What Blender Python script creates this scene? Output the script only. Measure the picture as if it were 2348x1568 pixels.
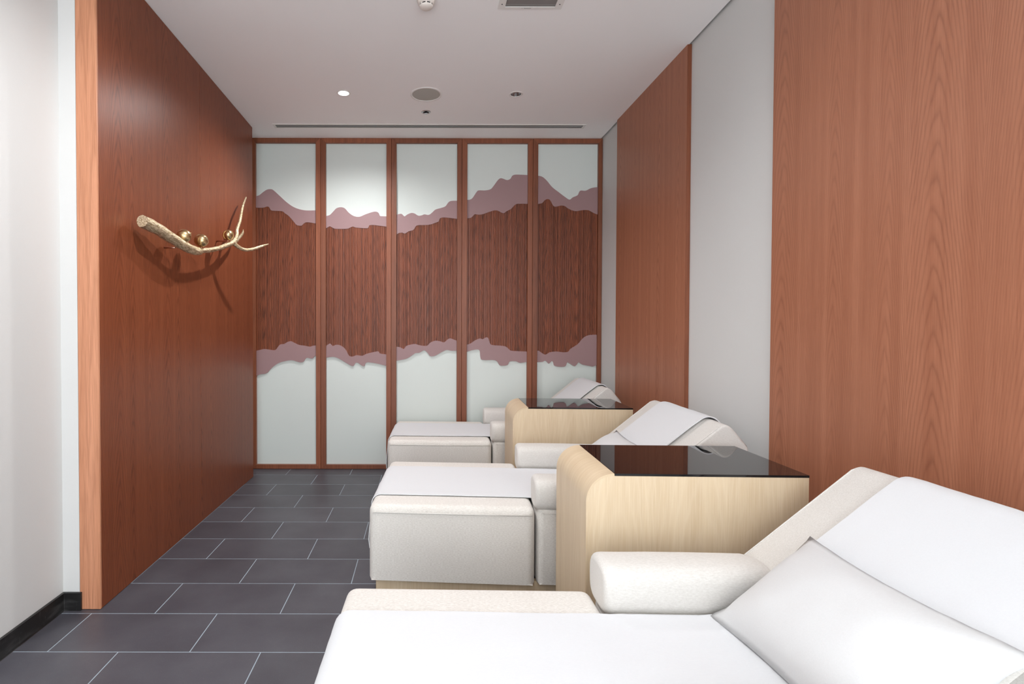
import bpy, bmesh, math, random
from mathutils import Vector, Matrix, noise

# ------------------------------------------------------------------ clear
for o in list(bpy.data.objects):
    bpy.data.objects.remove(o, do_unlink=True)
scene = bpy.context.scene
COL = scene.collection
random.seed(7)
R = math.radians

# ------------------------------------------------------------------ camera
W_PX, H_PX = 2348, 1568
F_PX, PITCH, ROLL = 1207.15, 0.0165, -0.0021
PPX, PPY, CAM_H = 969.12, 775.19, 1.3606
_f = Vector((0, math.cos(PITCH), -math.sin(PITCH)))
_r = Vector((1, 0, 0))
_d = _f.cross(_r)
_r2 = _r * math.cos(ROLL) + _d * math.sin(ROLL)
_d2 = _d * math.cos(ROLL) - _r * math.sin(ROLL)
cam_data = bpy.data.cameras.new('camera')
cam_data.sensor_fit = 'HORIZONTAL'
cam_data.sensor_width = 36.0
cam_data.lens = F_PX / W_PX * 36.0
cam_data.shift_x = (W_PX / 2 - PPX) / W_PX
cam_data.shift_y = -(H_PX / 2 - PPY) / W_PX
cam_data.clip_start = 0.02
cam = bpy.data.objects.new('camera', cam_data)
COL.objects.link(cam)
_u, _b = -_d2, -_f
cam.matrix_world = Matrix(((_r2.x, _u.x, _b.x, 0), (_r2.y, _u.y, _b.y, 0),
                           (_r2.z, _u.z, _b.z, CAM_H), (0, 0, 0, 1)))
scene.camera = cam


def ray(x, y):
    return _r2 * ((x - PPX) / F_PX) + _d2 * ((y - PPY) / F_PX) + _f


def at_y(x, y, Y):
    r = ray(x, y)
    return Vector((0, 0, CAM_H)) + r * (Y / r.y)


def at_x(x, y, X):
    r = ray(x, y)
    return Vector((0, 0, CAM_H)) + r * (X / r.x)


# ------------------------------------------------------------------ world, exposure
world = bpy.data.worlds.new('world')
scene.world = world
world.use_nodes = True
world.node_tree.nodes['Background'].inputs['Color'].default_value = (0.89, 0.95, 1.0, 1)
world.node_tree.nodes['Background'].inputs['Strength'].default_value = 3.75
scene.view_settings.view_transform = 'Standard'
scene.view_settings.look = 'None'
scene.view_settings.gamma = 1.0
scene.view_settings.use_curve_mapping = False
scene.view_settings.exposure = 0.46

# downlight positions in the ceiling: (x, y, watts)  0 = switched off
LAMP_TINT = (0.975, 0.985, 1.0)
DOWNLIGHTS = [(-0.62, 4.134, 95), (0.726, 4.15, 0), (-0.62, 2.1, 84), (0.726, 2.1, 12),
              (-0.62, 0.1, 10), (0.726, 0.1, 6)]

# ------------------------------------------------------------------ dimensions
CEIL = 3.2022
XL_NEAR, XL_PIER, XL_WOOD = -1.738, -1.658, -1.558
Y_PIER, Y_WOOD_END, Y_BACK = 2.529, 4.8316, 5.098
XR, XR_WOOD = 1.733, 1.705
Y_FRONT = -1.7


# ------------------------------------------------------------------ material helpers
def new_mat(name):
    m = bpy.data.materials.new(name)
    m.use_nodes = True
    nt = m.node_tree
    bsdf = nt.nodes['Principled BSDF']
    return m, nt, bsdf


def N(nt, typ, **kw):
    n = nt.nodes.new(typ)
    for k, v in kw.items():
        setattr(n, k, v)
    return n


def math_n(nt, op, a, b=None, c=None):
    n = nt.nodes.new('ShaderNodeMath')
    n.operation = op
    for i, v in enumerate((a, b, c)):
        if v is None:
            continue
        if isinstance(v, (int, float)):
            n.inputs[i].default_value = v
        else:
            nt.links.new(v, n.inputs[i])
    return n.outputs[0]


def mix_col(nt, fac, a, b, blend='MIX'):
    n = nt.nodes.new('ShaderNodeMix')
    n.data_type = 'RGBA'
    n.blend_type = blend
    for idx, v in ((0, fac), (6, a), (7, b)):
        if isinstance(v, (int, float)):
            n.inputs[idx].default_value = v
        elif isinstance(v, tuple):
            n.inputs[idx].default_value = (*v, 1) if len(v) == 3 else v
        else:
            nt.links.new(v, n.inputs[idx])
    return n.outputs[2]


def ramp(nt, fac, stops):
    n = nt.nodes.new('ShaderNodeValToRGB')
    cr = n.color_ramp
    while len(cr.elements) > len(stops):
        cr.elements.remove(cr.elements[-1])
    while len(cr.elements) < len(stops):
        cr.elements.new(0.5)
    for e, (p, c) in zip(cr.elements, stops):
        e.position = p
        e.color = (c, c, c, 1) if isinstance(c, (int, float)) else (*c, 1)
    nt.links.new(fac, n.inputs[0])
    return n.outputs[0]


def noise_n(nt, vec, scale, detail=3, rough=0.5, dist=0.0):
    n = nt.nodes.new('ShaderNodeTexNoise')
    n.inputs['Scale'].default_value = scale
    n.inputs['Detail'].default_value = detail
    n.inputs['Roughness'].default_value = rough
    n.inputs['Distortion'].default_value = dist
    if vec is not None:
        nt.links.new(vec, n.inputs['Vector'])
    return n.outputs['Fac']


def mapping(nt, vec, scale):
    n = nt.nodes.new('ShaderNodeMapping')
    n.inputs['Scale'].default_value = scale
    nt.links.new(vec, n.inputs['Vector'])
    return n.outputs[0]


def bump(nt, bsdf, height, strength, dist=0.01):
    b = nt.nodes.new('ShaderNodeBump')
    b.inputs['Strength'].default_value = strength
    b.inputs['Distance'].default_value = dist
    nt.links.new(height, b.inputs['Height'])
    nt.links.new(b.outputs[0], bsdf.inputs['Normal'])


def obj_coord(nt):
    return nt.nodes.new('ShaderNodeTexCoord').outputs['Object']


def plain(name, col, rough=0.5, metal=0.0, spec=None):
    m, nt, b = new_mat(name)
    b.inputs['Base Color'].default_value = (*col, 1)
    b.inputs['Roughness'].default_value = rough
    b.inputs['Metallic'].default_value = metal
    if spec is not None:
        b.inputs['Specular IOR Level'].default_value = spec
    return m


def wood(name, light, mid, dark, leaf=0.21, arch=8.5, curve=55.0, contrast=0.75,
         rough=0.42, fine=0.35, per_object=False, spec=0.4, axis=None):
    """Vertical sliced veneer: stacked arch figure per leaf, straight grain between."""
    m, nt, b = new_mat(name)
    co = obj_coord(nt)
    sep = N(nt, 'ShaderNodeSeparateXYZ')
    nt.links.new(co, sep.inputs[0])
    x, y, z = sep.outputs
    acr = y if axis == 'y' else math_n(nt, 'ADD', x, y)
    rnd = N(nt, 'ShaderNodeObjectInfo').outputs['Random']
    if per_object:
        acr = math_n(nt, 'ADD', acr, math_n(nt, 'MULTIPLY', rnd, 37.0))
        z = math_n(nt, 'ADD', z, math_n(nt, 'MULTIPLY', rnd, 11.0))
    cv = N(nt, 'ShaderNodeCombineXYZ')
    nt.links.new(acr, cv.inputs[0])
    nt.links.new(z, cv.inputs[2])
    v = cv.outputs[0]
    warp = noise_n(nt, mapping(nt, v, (5, 1, 0.9)), 1.0, 2)
    acw = math_n(nt, 'ADD', acr, math_n(nt, 'MULTIPLY', math_n(nt, 'SUBTRACT', warp, 0.5), 0.05))
    q = math_n(nt, 'DIVIDE', acw, leaf)
    idx = math_n(nt, 'FLOOR', q)
    fr = math_n(nt, 'SUBTRACT', math_n(nt, 'FRACT', q), 0.5)
    wn = N(nt, 'ShaderNodeTexWhiteNoise', noise_dimensions='1D')
    nt.links.new(idx, wn.inputs['W'])
    lr = wn.outputs['Value']
    off = math_n(nt, 'MULTIPLY', math_n(nt, 'SUBTRACT', lr, 0.5), 0.35)
    u = math_n(nt, 'MULTIPLY', math_n(nt, 'ADD', fr, off), leaf)
    u2 = math_n(nt, 'POWER', math_n(nt, 'ABSOLUTE', u), 1.55)
    A = math_n(nt, 'ADD', curve * 0.35, math_n(nt, 'MULTIPLY', lr, curve * 0.35))
    f = math_n(nt, 'ADD', z, math_n(nt, 'MULTIPLY', u2, A))
    wob = noise_n(nt, mapping(nt, v, (28, 1, 3.0)), 1.0, 3)
    f = math_n(nt, 'ADD', math_n(nt, 'MULTIPLY', f, arch),
               math_n(nt, 'ADD', math_n(nt, 'MULTIPLY', wob, 1.3), math_n(nt, 'MULTIPLY', lr, 17.0)))
    ring = math_n(nt, 'FRACT', f)
    line = ramp(nt, ring, [(0.0, 0.25), (0.07, 0.0), (0.30, 0.75), (0.62, 1.0), (0.9, 0.72), (1.0, 0.25)])
    mask = noise_n(nt, mapping(nt, v, (9, 1, 1.1)), 1.0, 2)
    mask = math_n(nt, 'MULTIPLY', ramp(nt, mask, [(0.3, 0.35), (0.65, 1.0)]), contrast)
    pores = noise_n(nt, mapping(nt, v, (330, 1, 6.0)), 1.0, 3, 0.6)
    pores = ramp(nt, pores, [(0.30, 0.0), (0.58, 1.0)])
    streak = noise_n(nt, mapping(nt, v, (26, 1, 0.35)), 1.0, 3, 0.6)
    streak = ramp(nt, streak, [(0.3, 0.0), (0.7, 1.0)])
    base = mix_col(nt, streak, mid, light)
    inv = math_n(nt, 'SUBTRACT', 1.0, line)
    c1 = mix_col(nt, math_n(nt, 'MULTIPLY', inv, mask), base, dark)
    c2 = mix_col(nt, math_n(nt, 'MULTIPLY', math_n(nt, 'SUBTRACT', 1.0, pores), fine), c1, dark)
    if per_object:
        tint = ramp(nt, rnd, [(0.0, 0.80), (1.0, 1.12)])
        c2 = mix_col(nt, 1.0, c2, tint, 'MULTIPLY')
    nt.links.new(c2, b.inputs['Base Color'])
    b.inputs['Roughness'].default_value = rough
    b.inputs['Specular IOR Level'].default_value = spec
    hgt = math_n(nt, 'ADD', math_n(nt, 'MULTIPLY', line, 0.5), pores)
    bump(nt, b, hgt, 0.10, 0.002)
    return m


def fabric(name, c1, c2, scale=(900, 900, 900), strength=0.25, rough=0.9, mott=0.5):
    m, nt, b = new_mat(name)
    co = obj_coord(nt)
    n1 = noise_n(nt, mapping(nt, co, scale), 1.0, 2)
    n2 = noise_n(nt, mapping(nt, co, (95, 260, 330)), 1.0, 3, 0.65)
    n3 = noise_n(nt, co, 7.0, 2)
    s = math_n(nt, 'ADD', math_n(nt, 'MULTIPLY', n1, 0.3), math_n(nt, 'MULTIPLY', n2, 0.7))
    s = ramp(nt, s, [(0.5 - mott * 0.32, 0.0), (0.5 + mott * 0.32, 1.0)])
    s = math_n(nt, 'ADD', math_n(nt, 'MULTIPLY', s, 0.8), math_n(nt, 'MULTIPLY', n3, 0.2))
    nt.links.new(mix_col(nt, s, c2, c1), b.inputs['Base Color'])
    b.inputs['Roughness'].default_value = rough
    b.inputs['Specular IOR Level'].default_value = 0.15
    b.inputs['Sheen Weight'].default_value = 0.15
    bump(nt, b, n1, strength, 0.002)
    return m


def paint(name, col, var=0.04, scale=420, strength=0.06, rough=0.75, streaky=False):
    m, nt, b = new_mat(name)
    co = obj_coord(nt)
    n1 = noise_n(nt, mapping(nt, co, (1, 1, 0.25)) if streaky else co, scale, 2)
    n2 = noise_n(nt, co, 2.5, 3)
    f = math_n(nt, 'ADD', math_n(nt, 'MULTIPLY', n1, 0.5), math_n(nt, 'MULTIPLY', n2, 0.5))
    dk = tuple(c * (1 - var) for c in col)
    nt.links.new(mix_col(nt, f, dk, col), b.inputs['Base Color'])
    b.inputs['Roughness'].default_value = rough
    bump(nt, b, n1, strength, 0.002)
    return m


M = {}
M['wood'] = wood('red_brown_veneer', (0.4620, 0.1908, 0.1084), (0.3716, 0.1406, 0.0764), (0.1908, 0.0623, 0.0322),
                 leaf=0.245, arch=9.5, curve=60, contrast=0.52, fine=0.30)
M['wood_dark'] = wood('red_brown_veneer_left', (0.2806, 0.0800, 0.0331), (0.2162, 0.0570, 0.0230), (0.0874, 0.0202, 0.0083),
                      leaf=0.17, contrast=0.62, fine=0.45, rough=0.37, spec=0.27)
M['wood_edge'] = wood('orange_edge_veneer', (0.6734, 0.3094, 0.1775), (0.5642, 0.2412, 0.1274), (0.3094, 0.1138, 0.0528),
                      leaf=0.055, arch=1.2, curve=300, contrast=0.45, fine=0.5)
M['frame'] = wood('frame_wood', (0.2931, 0.0956, 0.0434), (0.2225, 0.0651, 0.0282), (0.0868, 0.0228, 0.0098),
                  leaf=0.05, arch=1.6, curve=260, contrast=0.35, fine=0.3, per_object=True)
M['slat'] = wood('slat_wood', (0.2779, 0.0797, 0.0357), (0.2150, 0.0567, 0.0242), (0.0577, 0.0137, 0.0052),
                 leaf=0.045, arch=5.0, curve=240, contrast=0.9, fine=0.3, per_object=True)
M['oak'] = wood('pale_oak', (0.6716, 0.5198, 0.3450), (0.5980, 0.4462, 0.2852), (0.7728, 0.6440, 0.4784),
                leaf=0.26, arch=5.0, curve=40, contrast=0.28, fine=0.42, rough=0.42)
M['oak_y'] = wood('pale_oak_curved', (0.6716, 0.5198, 0.3450), (0.5980, 0.4462, 0.2852), (0.7728, 0.6440, 0.4784),
                leaf=0.26, arch=5.0, curve=40, contrast=0.28, fine=0.42, rough=0.42, axis='y')
M['fabric'] = fabric('oatmeal_fabric', (0.8370, 0.7998, 0.7533), (0.5766, 0.5301, 0.4790))
M['fabric_top'] = fabric('oatmeal_fabric_top', (0.7304, 0.6996, 0.6600), (0.5808, 0.5456, 0.5060))
M['cover'] = fabric('white_cotton', (0.7031, 0.7031, 0.7120), (0.6542, 0.6542, 0.6675), mott=0.9, strength=0.12)
M['pillow'] = fabric('white_pillow_cotton', (0.6660, 0.6570, 0.6570), (0.6030, 0.5940, 0.5895), mott=0.9, strength=0.15)
M['wall'] = paint('off_white_wallcovering', (0.6705, 0.6615, 0.6435), 0.05, 380, 0.15, 0.6)
M['ceiling'] = paint('ceiling_white', (0.95, 0.925, 0.915), 0.03, 500, 0.05, 0.85)
M['pane'] = paint('pale_sage_panel', (0.6580, 0.7003, 0.6627), 0.05, 300, 0.10, 0.5)
M['mauve'] = paint('dusty_mauve', (0.3212, 0.1918, 0.1918), 0.05, 700, 0.05, 0.5)
M['mauve_edge'] = plain('pale_mauve_edge', (0.66, 0.50, 0.48), 0.5)
M['gap'] = plain('recess_shade_black', (0.025, 0.022, 0.02), 0.9)  # near-black colour stands in for the shade inside recesses
M['white_plastic'] = plain('white_plastic', (0.80, 0.77, 0.74), 0.4)
M['cream_plastic'] = plain('cream_plastic', (0.80, 0.73, 0.67), 0.4)
M['grille'] = paint('speaker_mesh', (0.53, 0.51, 0.46), 0.25, 900, 0.4, 0.7)
M['chrome'] = plain('brushed_chrome', (0.55, 0.55, 0.56), 0.22, 1.0)
M['dark_metal'] = plain('dark_metal', (0.09, 0.09, 0.10), 0.35, 0.6)
M['slot_bar'] = plain('slot_bar_grey', (0.36, 0.36, 0.355), 0.5)
M['vent_mesh'] = paint('vent_mesh_grey', (0.27, 0.245, 0.235), 0.3, 500, 0.3, 0.7)
M['gold_satin'] = plain('satin_gold', (0.60, 0.44, 0.24), 0.30, 1.0)
M['copper'] = plain('copper_rod', (0.62, 0.36, 0.26), 0.3, 1.0)

# black back-painted glass
m, nt, b = new_mat('black_glass')
b.inputs['Base Color'].default_value = (0.006, 0.006, 0.007, 1)
b.inputs['Roughness'].default_value = 0.015
b.inputs['IOR'].default_value = 1.52
M['black_glass'] = m

# slate tile
m, nt, b = new_mat('charcoal_tile')
co = obj_coord(nt)
rnd = N(nt, 'ShaderNodeObjectInfo').outputs['Random']
cl = noise_n(nt, co, 3.0, 5, 0.6)
gr = noise_n(nt, co, 260.0, 3, 0.6)
sp = noise_n(nt, co, 45.0, 2)
c = mix_col(nt, ramp(nt, cl, [(0.3, 0.0), (0.7, 1.0)]), (0.056, 0.053, 0.064), (0.086, 0.085, 0.098))
c = mix_col(nt, ramp(nt, gr, [(0.62, 0.0), (0.74, 0.6)]), c, (0.19, 0.195, 0.21))
c = mix_col(nt, ramp(nt, sp, [(0.79, 0.0), (0.81, 0.9)]), c, (0.42, 0.40, 0.38))
c = mix_col(nt, 1.0, c, ramp(nt, rnd, [(0.0, 0.88), (1.0, 1.12)]), 'MULTIPLY')
nt.links.new(c, b.inputs['Base Color'])
b.inputs['Roughness'].default_value = 0.42
bump(nt, b, cl, 0.08, 0.004)
M['tile'] = m
M['grout'] = paint('pale_grout', (0.40, 0.47, 0.53), 0.3, 60, 0.1, 0.9)

# scuffed black baseboard
m, nt, b = new_mat('scuffed_black_board')
co = obj_coord(nt)
n1 = noise_n(nt, mapping(nt, co, (6, 6, 30)), 1.0, 4, 0.65)
n2 = noise_n(nt, mapping(nt, co, (40, 40, 8)), 1.0, 3, 0.65)
c = mix_col(nt, ramp(nt, n1, [(0.5, 0.0), (0.78, 0.55)]), (0.012, 0.011, 0.011), (0.10, 0.098, 0.095))
c = mix_col(nt, ramp(nt, n2, [(0.64, 0.0), (0.75, 0.35)]), c, (0.20, 0.20, 0.20))
nt.links.new(c, b.inputs['Base Color'])
b.inputs['Roughness'].default_value = 0.4
M['board'] = m

# gold leaf over bark
m, nt, b = new_mat('gold_bark')
co = obj_coord(nt)
n1 = noise_n(nt, mapping(nt, co, (110, 30, 110)), 1.0, 4, 0.7)
n2 = noise_n(nt, co, 260.0, 3, 0.6)
c = mix_col(nt, ramp(nt, n1, [(0.35, 0.0), (0.65, 1.0)]), (0.36, 0.25, 0.11), (0.90, 0.77, 0.56))
nt.links.new(c, b.inputs['Base Color'])
b.inputs['Metallic'].default_value = 0.85
b.inputs['Roughness'].default_value = 0.38
bump(nt, b, math_n(nt, 'ADD', n1, math_n(nt, 'MULTIPLY', n2, 0.4)), 0.8, 0.006)
M['gold_bark'] = m

# lit lens
m, nt, b = new_mat('lit_lens')
b.inputs['Base Color'].default_value = (1, 1, 1, 1)
b.inputs['Emission Color'].default_value = (0.89, 0.95, 1.0, 1)
b.inputs['Emission Strength'].default_value = 22.0
M['lens_on'] = m
M['lens_off'] = plain('unlit_lens', (0.75, 0.75, 0.76), 0.25)


# ------------------------------------------------------------------ geometry helpers
def link(name, bm, mat, parent=None, smooth=False, auto=None, recalc=True):
    if recalc:
        bmesh.ops.recalc_face_normals(bm, faces=bm.faces[:])
    me = bpy.data.meshes.new(name)
    bm.faces.index_update()
    flat = [f.index for f in bm.faces if len(f.verts) > 10]
    bm.to_mesh(me)
    bm.free()
    mats = mat if isinstance(mat, (list, tuple)) else [mat]
    for mm in mats:
        me.materials.append(mm)
    if smooth or auto:
        for p in me.polygons:
            p.use_smooth = True
        if auto:
            me.set_sharp_from_angle(angle=R(auto))
        for i_ in flat:
            me.polygons[i_].use_smooth = False
    o = bpy.data.objects.new(name, me)
    COL.objects.link(o)
    if parent is not None:
        o.parent = parent
    return o


def tag(o, label=None, cat=None, group=None, kind=None):
    if label:
        o['label'] = label
    if cat:
        o['category'] = cat
    if group:
        o['group'] = group
    if kind:
        o['kind'] = kind
    return o


def thing(name, label, cat, loc=(0, 0, 0), rz=0.0, group=None):
    o = bpy.data.objects.new(name, None)
    COL.objects.link(o)
    o.location = loc
    o.rotation_euler = (0, 0, rz)
    o.empty_display_size = 0.1
    return tag(o, label, cat, group)


def add_box(bm, x0, x1, y0, y1, z0, z1):
    vs = [bm.verts.new((x, y, z)) for x in (x0, x1) for y in (y0, y1) for z in (z0, z1)]
    fs = []
    for q in ((0, 1, 3, 2), (4, 6, 7, 5), (0, 4, 5, 1), (2, 3, 7, 6), (0, 2, 6, 4), (1, 5, 7, 3)):
        fs.append(bm.faces.new([vs[i] for i in q]))
    return vs, fs


def box(x0, x1, y0, y1, z0, z1, bev=0.0, seg=2):
    bm = bmesh.new()
    add_box(bm, x0, x1, y0, y1, z0, z1)
    if bev > 0:
        bmesh.ops.bevel(bm, geom=bm.edges[:], offset=bev, segments=seg, profile=0.5, affect='EDGES')
    return bm


def prism(pts, axis, a, b_):
    """Polygon pts (2D) extruded along axis from a to b.  axis x: pts=(y,z); y: (x,z); z: (x,y)."""
    bm = bmesh.new()
    add_prism(bm, pts, axis, a, b_)
    return bm


def add_prism(bm, pts, axis, a, b_):
    def P(p, t):
        return {'x': (t, p[0], p[1]), 'y': (p[0], t, p[1]), 'z': (p[0], p[1], t)}[axis]
    A = [bm.verts.new(P(p, a)) for p in pts]
    B = [bm.verts.new(P(p, b_)) for p in pts]
    fa = bm.faces.new(A)
    fb = bm.faces.new(B[::-1])
    n = len(pts)
    for i in range(n):
        bm.faces.new((A[i], B[i], B[(i + 1) % n], A[(i + 1) % n]))
    return fa, fb


def lathe(profile, segs=32, cap=False):
    """profile list of (r, z) spun about z."""
    bm = bmesh.new()
    rings = []
    for r, z in profile:
        if r < 1e-6:
            rings.append([bm.verts.new((0, 0, z))])
        else:
            rings.append([bm.verts.new((r * math.cos(2 * math.pi * i / segs), r * math.sin(2 * math.pi * i / segs), z))
                          for i in range(segs)])
    for a, b_ in zip(rings[:-1], rings[1:]):
        for i in range(segs):
            j = (i + 1) % segs
            if len(a) == 1 and len(b_) == 1:
                continue
            if len(a) == 1:
                bm.faces.new((a[0], b_[i], b_[j]))
            elif len(b_) == 1:
                bm.faces.new((a[i], b_[0], a[j]))
            else:
                bm.faces.new((a[i], b_[i], b_[j], a[j]))
    return bm


def add_tube(bm, path, radii, segs=12, rough=0.0, cap=True, seed=0.0, freq=40.0):
    path = [Vector(p) for p in path]
    rings = []
    up = None
    for i, p in enumerate(path):
        t = (path[min(i + 1, len(path) - 1)] - path[max(i - 1, 0)]).normalized()
        if up is None:
            up = Vector((0, 0, 1)) if abs(t.z) < 0.9 else Vector((1, 0, 0))
        a = (up - t * up.dot(t)).normalized()
        up = a
        c = t.cross(a)
        ring = []
        for k in range(segs):
            an = 2 * math.pi * k / segs
            d = a * math.cos(an) + c * math.sin(an)
            r = radii[i]
            if rough:
                q = p + d * r
                r *= 1 + rough * noise.noise(Vector((q.x * freq + seed, q.y * freq * 0.5, q.z * freq)))
            ring.append(bm.verts.new(p + d * r))
        rings.append(ring)
    for a, b_ in zip(rings[:-1], rings[1:]):
        for k in range(segs):
            j = (k + 1) % segs
            bm.faces.new((a[k], a[j], b_[j], b_[k]))
    if cap:
        bm.faces.new(rings[0][::-1])
        bm.faces.new(rings[-1])
    return rings


def catmull(pts, sub):
    out = []
    n = len(pts)
    for i in range(n - 1):
        p0, p1, p2, p3 = pts[max(i - 1, 0)], pts[i], pts[i + 1], pts[min(i + 2, n - 1)]
        for s in range(sub):
            t = s / sub
            out.append(tuple(0.5 * (2 * b_ + (-a + c_) * t + (2 * a - 5 * b_ + 4 * c_ - d_) * t * t
                                    + (-a + 3 * b_ - 3 * c_ + d_) * t ** 3)
                             for a, b_, c_, d_ in zip(p0, p1, p2, p3)))
    out.append(tuple(pts[-1]))
    return out


def lerp_at(poly, x):
    for (x0, z0), (x1, z1) in zip(poly[:-1], poly[1:]):
        if x0 <= x <= x1:
            t = 0 if x1 == x0 else (x - x0) / (x1 - x0)
            return z0 + (z1 - z0) * t
    return poly[0][1] if x < poly[0][0] else poly[-1][1]


# ================================================================== SETTING
# floor: grout bed with single tiles
floor = link('floor', box(-1.95, 1.95, Y_FRONT - 0.1, 5.35, -0.08, -0.0007), M['grout'])
tag(floor, 'charcoal stone floor tiles with pale grout in running bond', kind='structure')
TX0, TY0, TW, TD, G = -0.9797, 2.1958, 0.6, 0.3, 0.0043
row = 0
for k in range(-13, 10):
    y0 = TY0 + k * TD
    y1 = y0 + TD
    shift = 0.0 if k % 2 == 0 else -0.3
    for i in range(-3, 6):
        x0 = TX0 + shift + i * TW
        x1 = x0 + TW
        xlim = XL_NEAR if y0 < Y_PIER else (XL_PIER if y1 > Y_WOOD_END else XL_WOOD)
        xa, xb = max(x0 + G / 2, xlim + 0.001), min(x1 - G / 2, XR - 0.001)
        ya, yb = max(y0 + G / 2, Y_FRONT), min(y1 - G / 2, Y_BACK + 0.02)
        if xb - xa < 0.02 or yb - ya < 0.01:
            continue
        t = link('tile', box(xa, xb, ya, yb, -0.010, 0.0, 0.0006, 1), M['tile'], floor)

# ceiling with holes for the cans
bm = bmesh.new()
edges = []


def loop(pts):
    vs = [bm.verts.new((x, y, CEIL)) for x, y in pts]
    for a, b_ in zip(vs, vs[1:] + vs[:1]):
        edges.append(bm.edges.new((a, b_)))


CX1 = XR - 0.018
loop([(-1.95, Y_FRONT - 0.1), (CX1, Y_FRONT - 0.1), (CX1, 5.35), (-1.95, 5.35)])


def circ(cx, cy, r, n=28):
    return [(cx + r * math.cos(2 * math.pi * i / n), cy + r * math.sin(2 * math.pi * i / n)) for i in range(n)]


for x, y, w in DOWNLIGHTS:
    loop(circ(x, y, 0.041))
SP = (0.0245, 4.493)
loop(circ(SP[0], SP[1], 0.030, 20))
VENT = (0.608, 2.850)          # grille centre
VHX, VHY = 0.143, 0.182
loop([(VENT[0] - VHX, VENT[1] - VHY), (VENT[0] + VHX, VENT[1] - VHY), (VENT[0] + VHX, VENT[1] + VHY), (VENT[0] - VHX, VENT[1] + VHY)])
SL_X0, SL_X1, SL_Y0, SL_Y1 = -1.335, 1.445, 4.775, 4.835
loop([(SL_X0, SL_Y0), (SL_X1, SL_Y0), (SL_X1, SL_Y1), (SL_X0, SL_Y1)])
bmesh.ops.triangle_fill(bm, use_beauty=True, use_dissolve=False, edges=edges)
for f in bm.faces:
    if f.normal.z > 0:
        f.normal_flip()
# rim of the shadow gap and slab above
v1 = [bm.verts.new(p) for p in ((CX1, Y_FRONT - .1, CEIL), (CX1, 5.35, CEIL), (CX1, 5.35, CEIL + .1), (CX1, Y_FRONT - .1, CEIL + .1))]
bm.faces.new(v1)
ceil = link('ceiling', bm, M['ceiling'], recalc=False)
tag(ceil, 'smooth matt white ceiling with recessed fittings', kind='structure')
slab = link('slab_void', box(-1.95, 1.95, Y_FRONT - 0.1, 5.35, CEIL + 0.16, CEIL + 0.22), M['gap'], ceil)

# walls
pts = [(-1.95, Y_FRONT), (XL_NEAR, Y_FRONT), (XL_NEAR, Y_PIER), (XL_PIER, Y_PIER), (XL_PIER, 5.35), (-1.95, 5.35)]
wl = link('wall_left', prism(pts, 'z', -0.05, CEIL + 0.16), M['wall'])
tag(wl, 'off white left wall with shallow pier beside the wood cladding', kind='structure')
wr = link('wall_right', box(XR, XR + 0.2, Y_FRONT, 5.35, -0.05, CEIL + 0.16), M['wall'])
tag(wr, 'off white right wall behind the loungers', kind='structure')
wb = link('wall_back', box(-1.95, 1.95, 5.16, 5.35, -0.05, CEIL + 0.16), M['wall'])
tag(wb, 'wall behind the five decorative panels', kind='structure')
OPEN_X, OPEN_Z = 1.70, 3.05  # assumed opening, sized to admit the world light from behind
wf = link('wall_front', prism([(-1.95, -0.05), (-OPEN_X, -0.05), (-OPEN_X, OPEN_Z), (OPEN_X, OPEN_Z), (OPEN_X, -0.05), (1.95, -0.05),
                               (1.95, CEIL + 0.16), (-1.95, CEIL + 0.16)], 'y', Y_FRONT - 0.1, Y_FRONT), M['wall'])
tag(wf, 'unseen off white wall behind the viewer, wide doorway assumed to let in frontal light', kind='structure')
bmb = bmesh.new()
add_prism(bmb, [(XL_NEAR, Y_FRONT), (XL_NEAR + 0.013, Y_FRONT), (XL_NEAR + 0.013, Y_PIER - 0.013),
                (XL_PIER + 0.012, Y_PIER - 0.013), (XL_PIER + 0.012, Y_PIER), (XL_NEAR, Y_PIER)], 'z', 0.0, 0.088)
bmesh.ops.bevel(bmb, geom=bmb.edges[:], offset=0.002, segments=1, affect='EDGES')
bb = link('baseboard_left', bmb, M['board'])
tag(bb, 'scuffed black baseboard turning the corner of the left wall', kind='structure')

# left wood cladding: sheets with a hairline joint, orange end cap
t = thing('wood_wall_panel', 'tall red-brown wood cladding on the left wall behind the gold branch', 'wall panel',
          (XL_PIER, Y_PIER, 0))
w_ = XL_WOOD - XL_PIER
for ya, yb in ((0.012, 1.165), (1.1665, Y_WOOD_END - Y_PIER)):
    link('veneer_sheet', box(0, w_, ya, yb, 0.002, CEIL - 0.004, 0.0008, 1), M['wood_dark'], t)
link('end_cap', box(0.001, w_, 0, 0.0115, 0.002, CEIL - 0.004, 0.001, 1), M['wood_edge'], t)

# right wood panels
for (ya, yb, lab) in ((3.425, 4.655, 'narrow-looking far red-brown wood panel on the right wall beside the back panels'),
                      (1.36, 2.582, 'large near red-brown wood panel on the right wall above the nearest lounger')):
    t = thing('wood_wall_panel', lab, 'wall panel', (XR_WOOD, ya, 0))
    link('veneer_sheet', box(0, XR - XR_WOOD - 0.0005, 0.004, yb - ya, 0.002, CEIL + 0.001, 0.0008, 1), M['wood'], t)
    link('edge_strip', box(0.0008, XR - XR_WOOD - 0.0005, 0, 0.0036, 0.002, CEIL + 0.001), M['frame'], t)

# ================================================================== FIVE BACK PANELS
SEAMS = [-1.657, -0.988, -0.305, 0.377, 1.060, 1.7315]
INNER = [(-1.616, -1.034), (-0.937, -0.352), (-0.255, 0.331), (0.428, 1.013), (1.110, 1.692)]
S1, S4 = 1 / 3.92, 1 / 3.787


def px(ox, oy, s, pts):
    return [(ox + x * s, oy + y * s) for x, y in pts]


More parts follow.
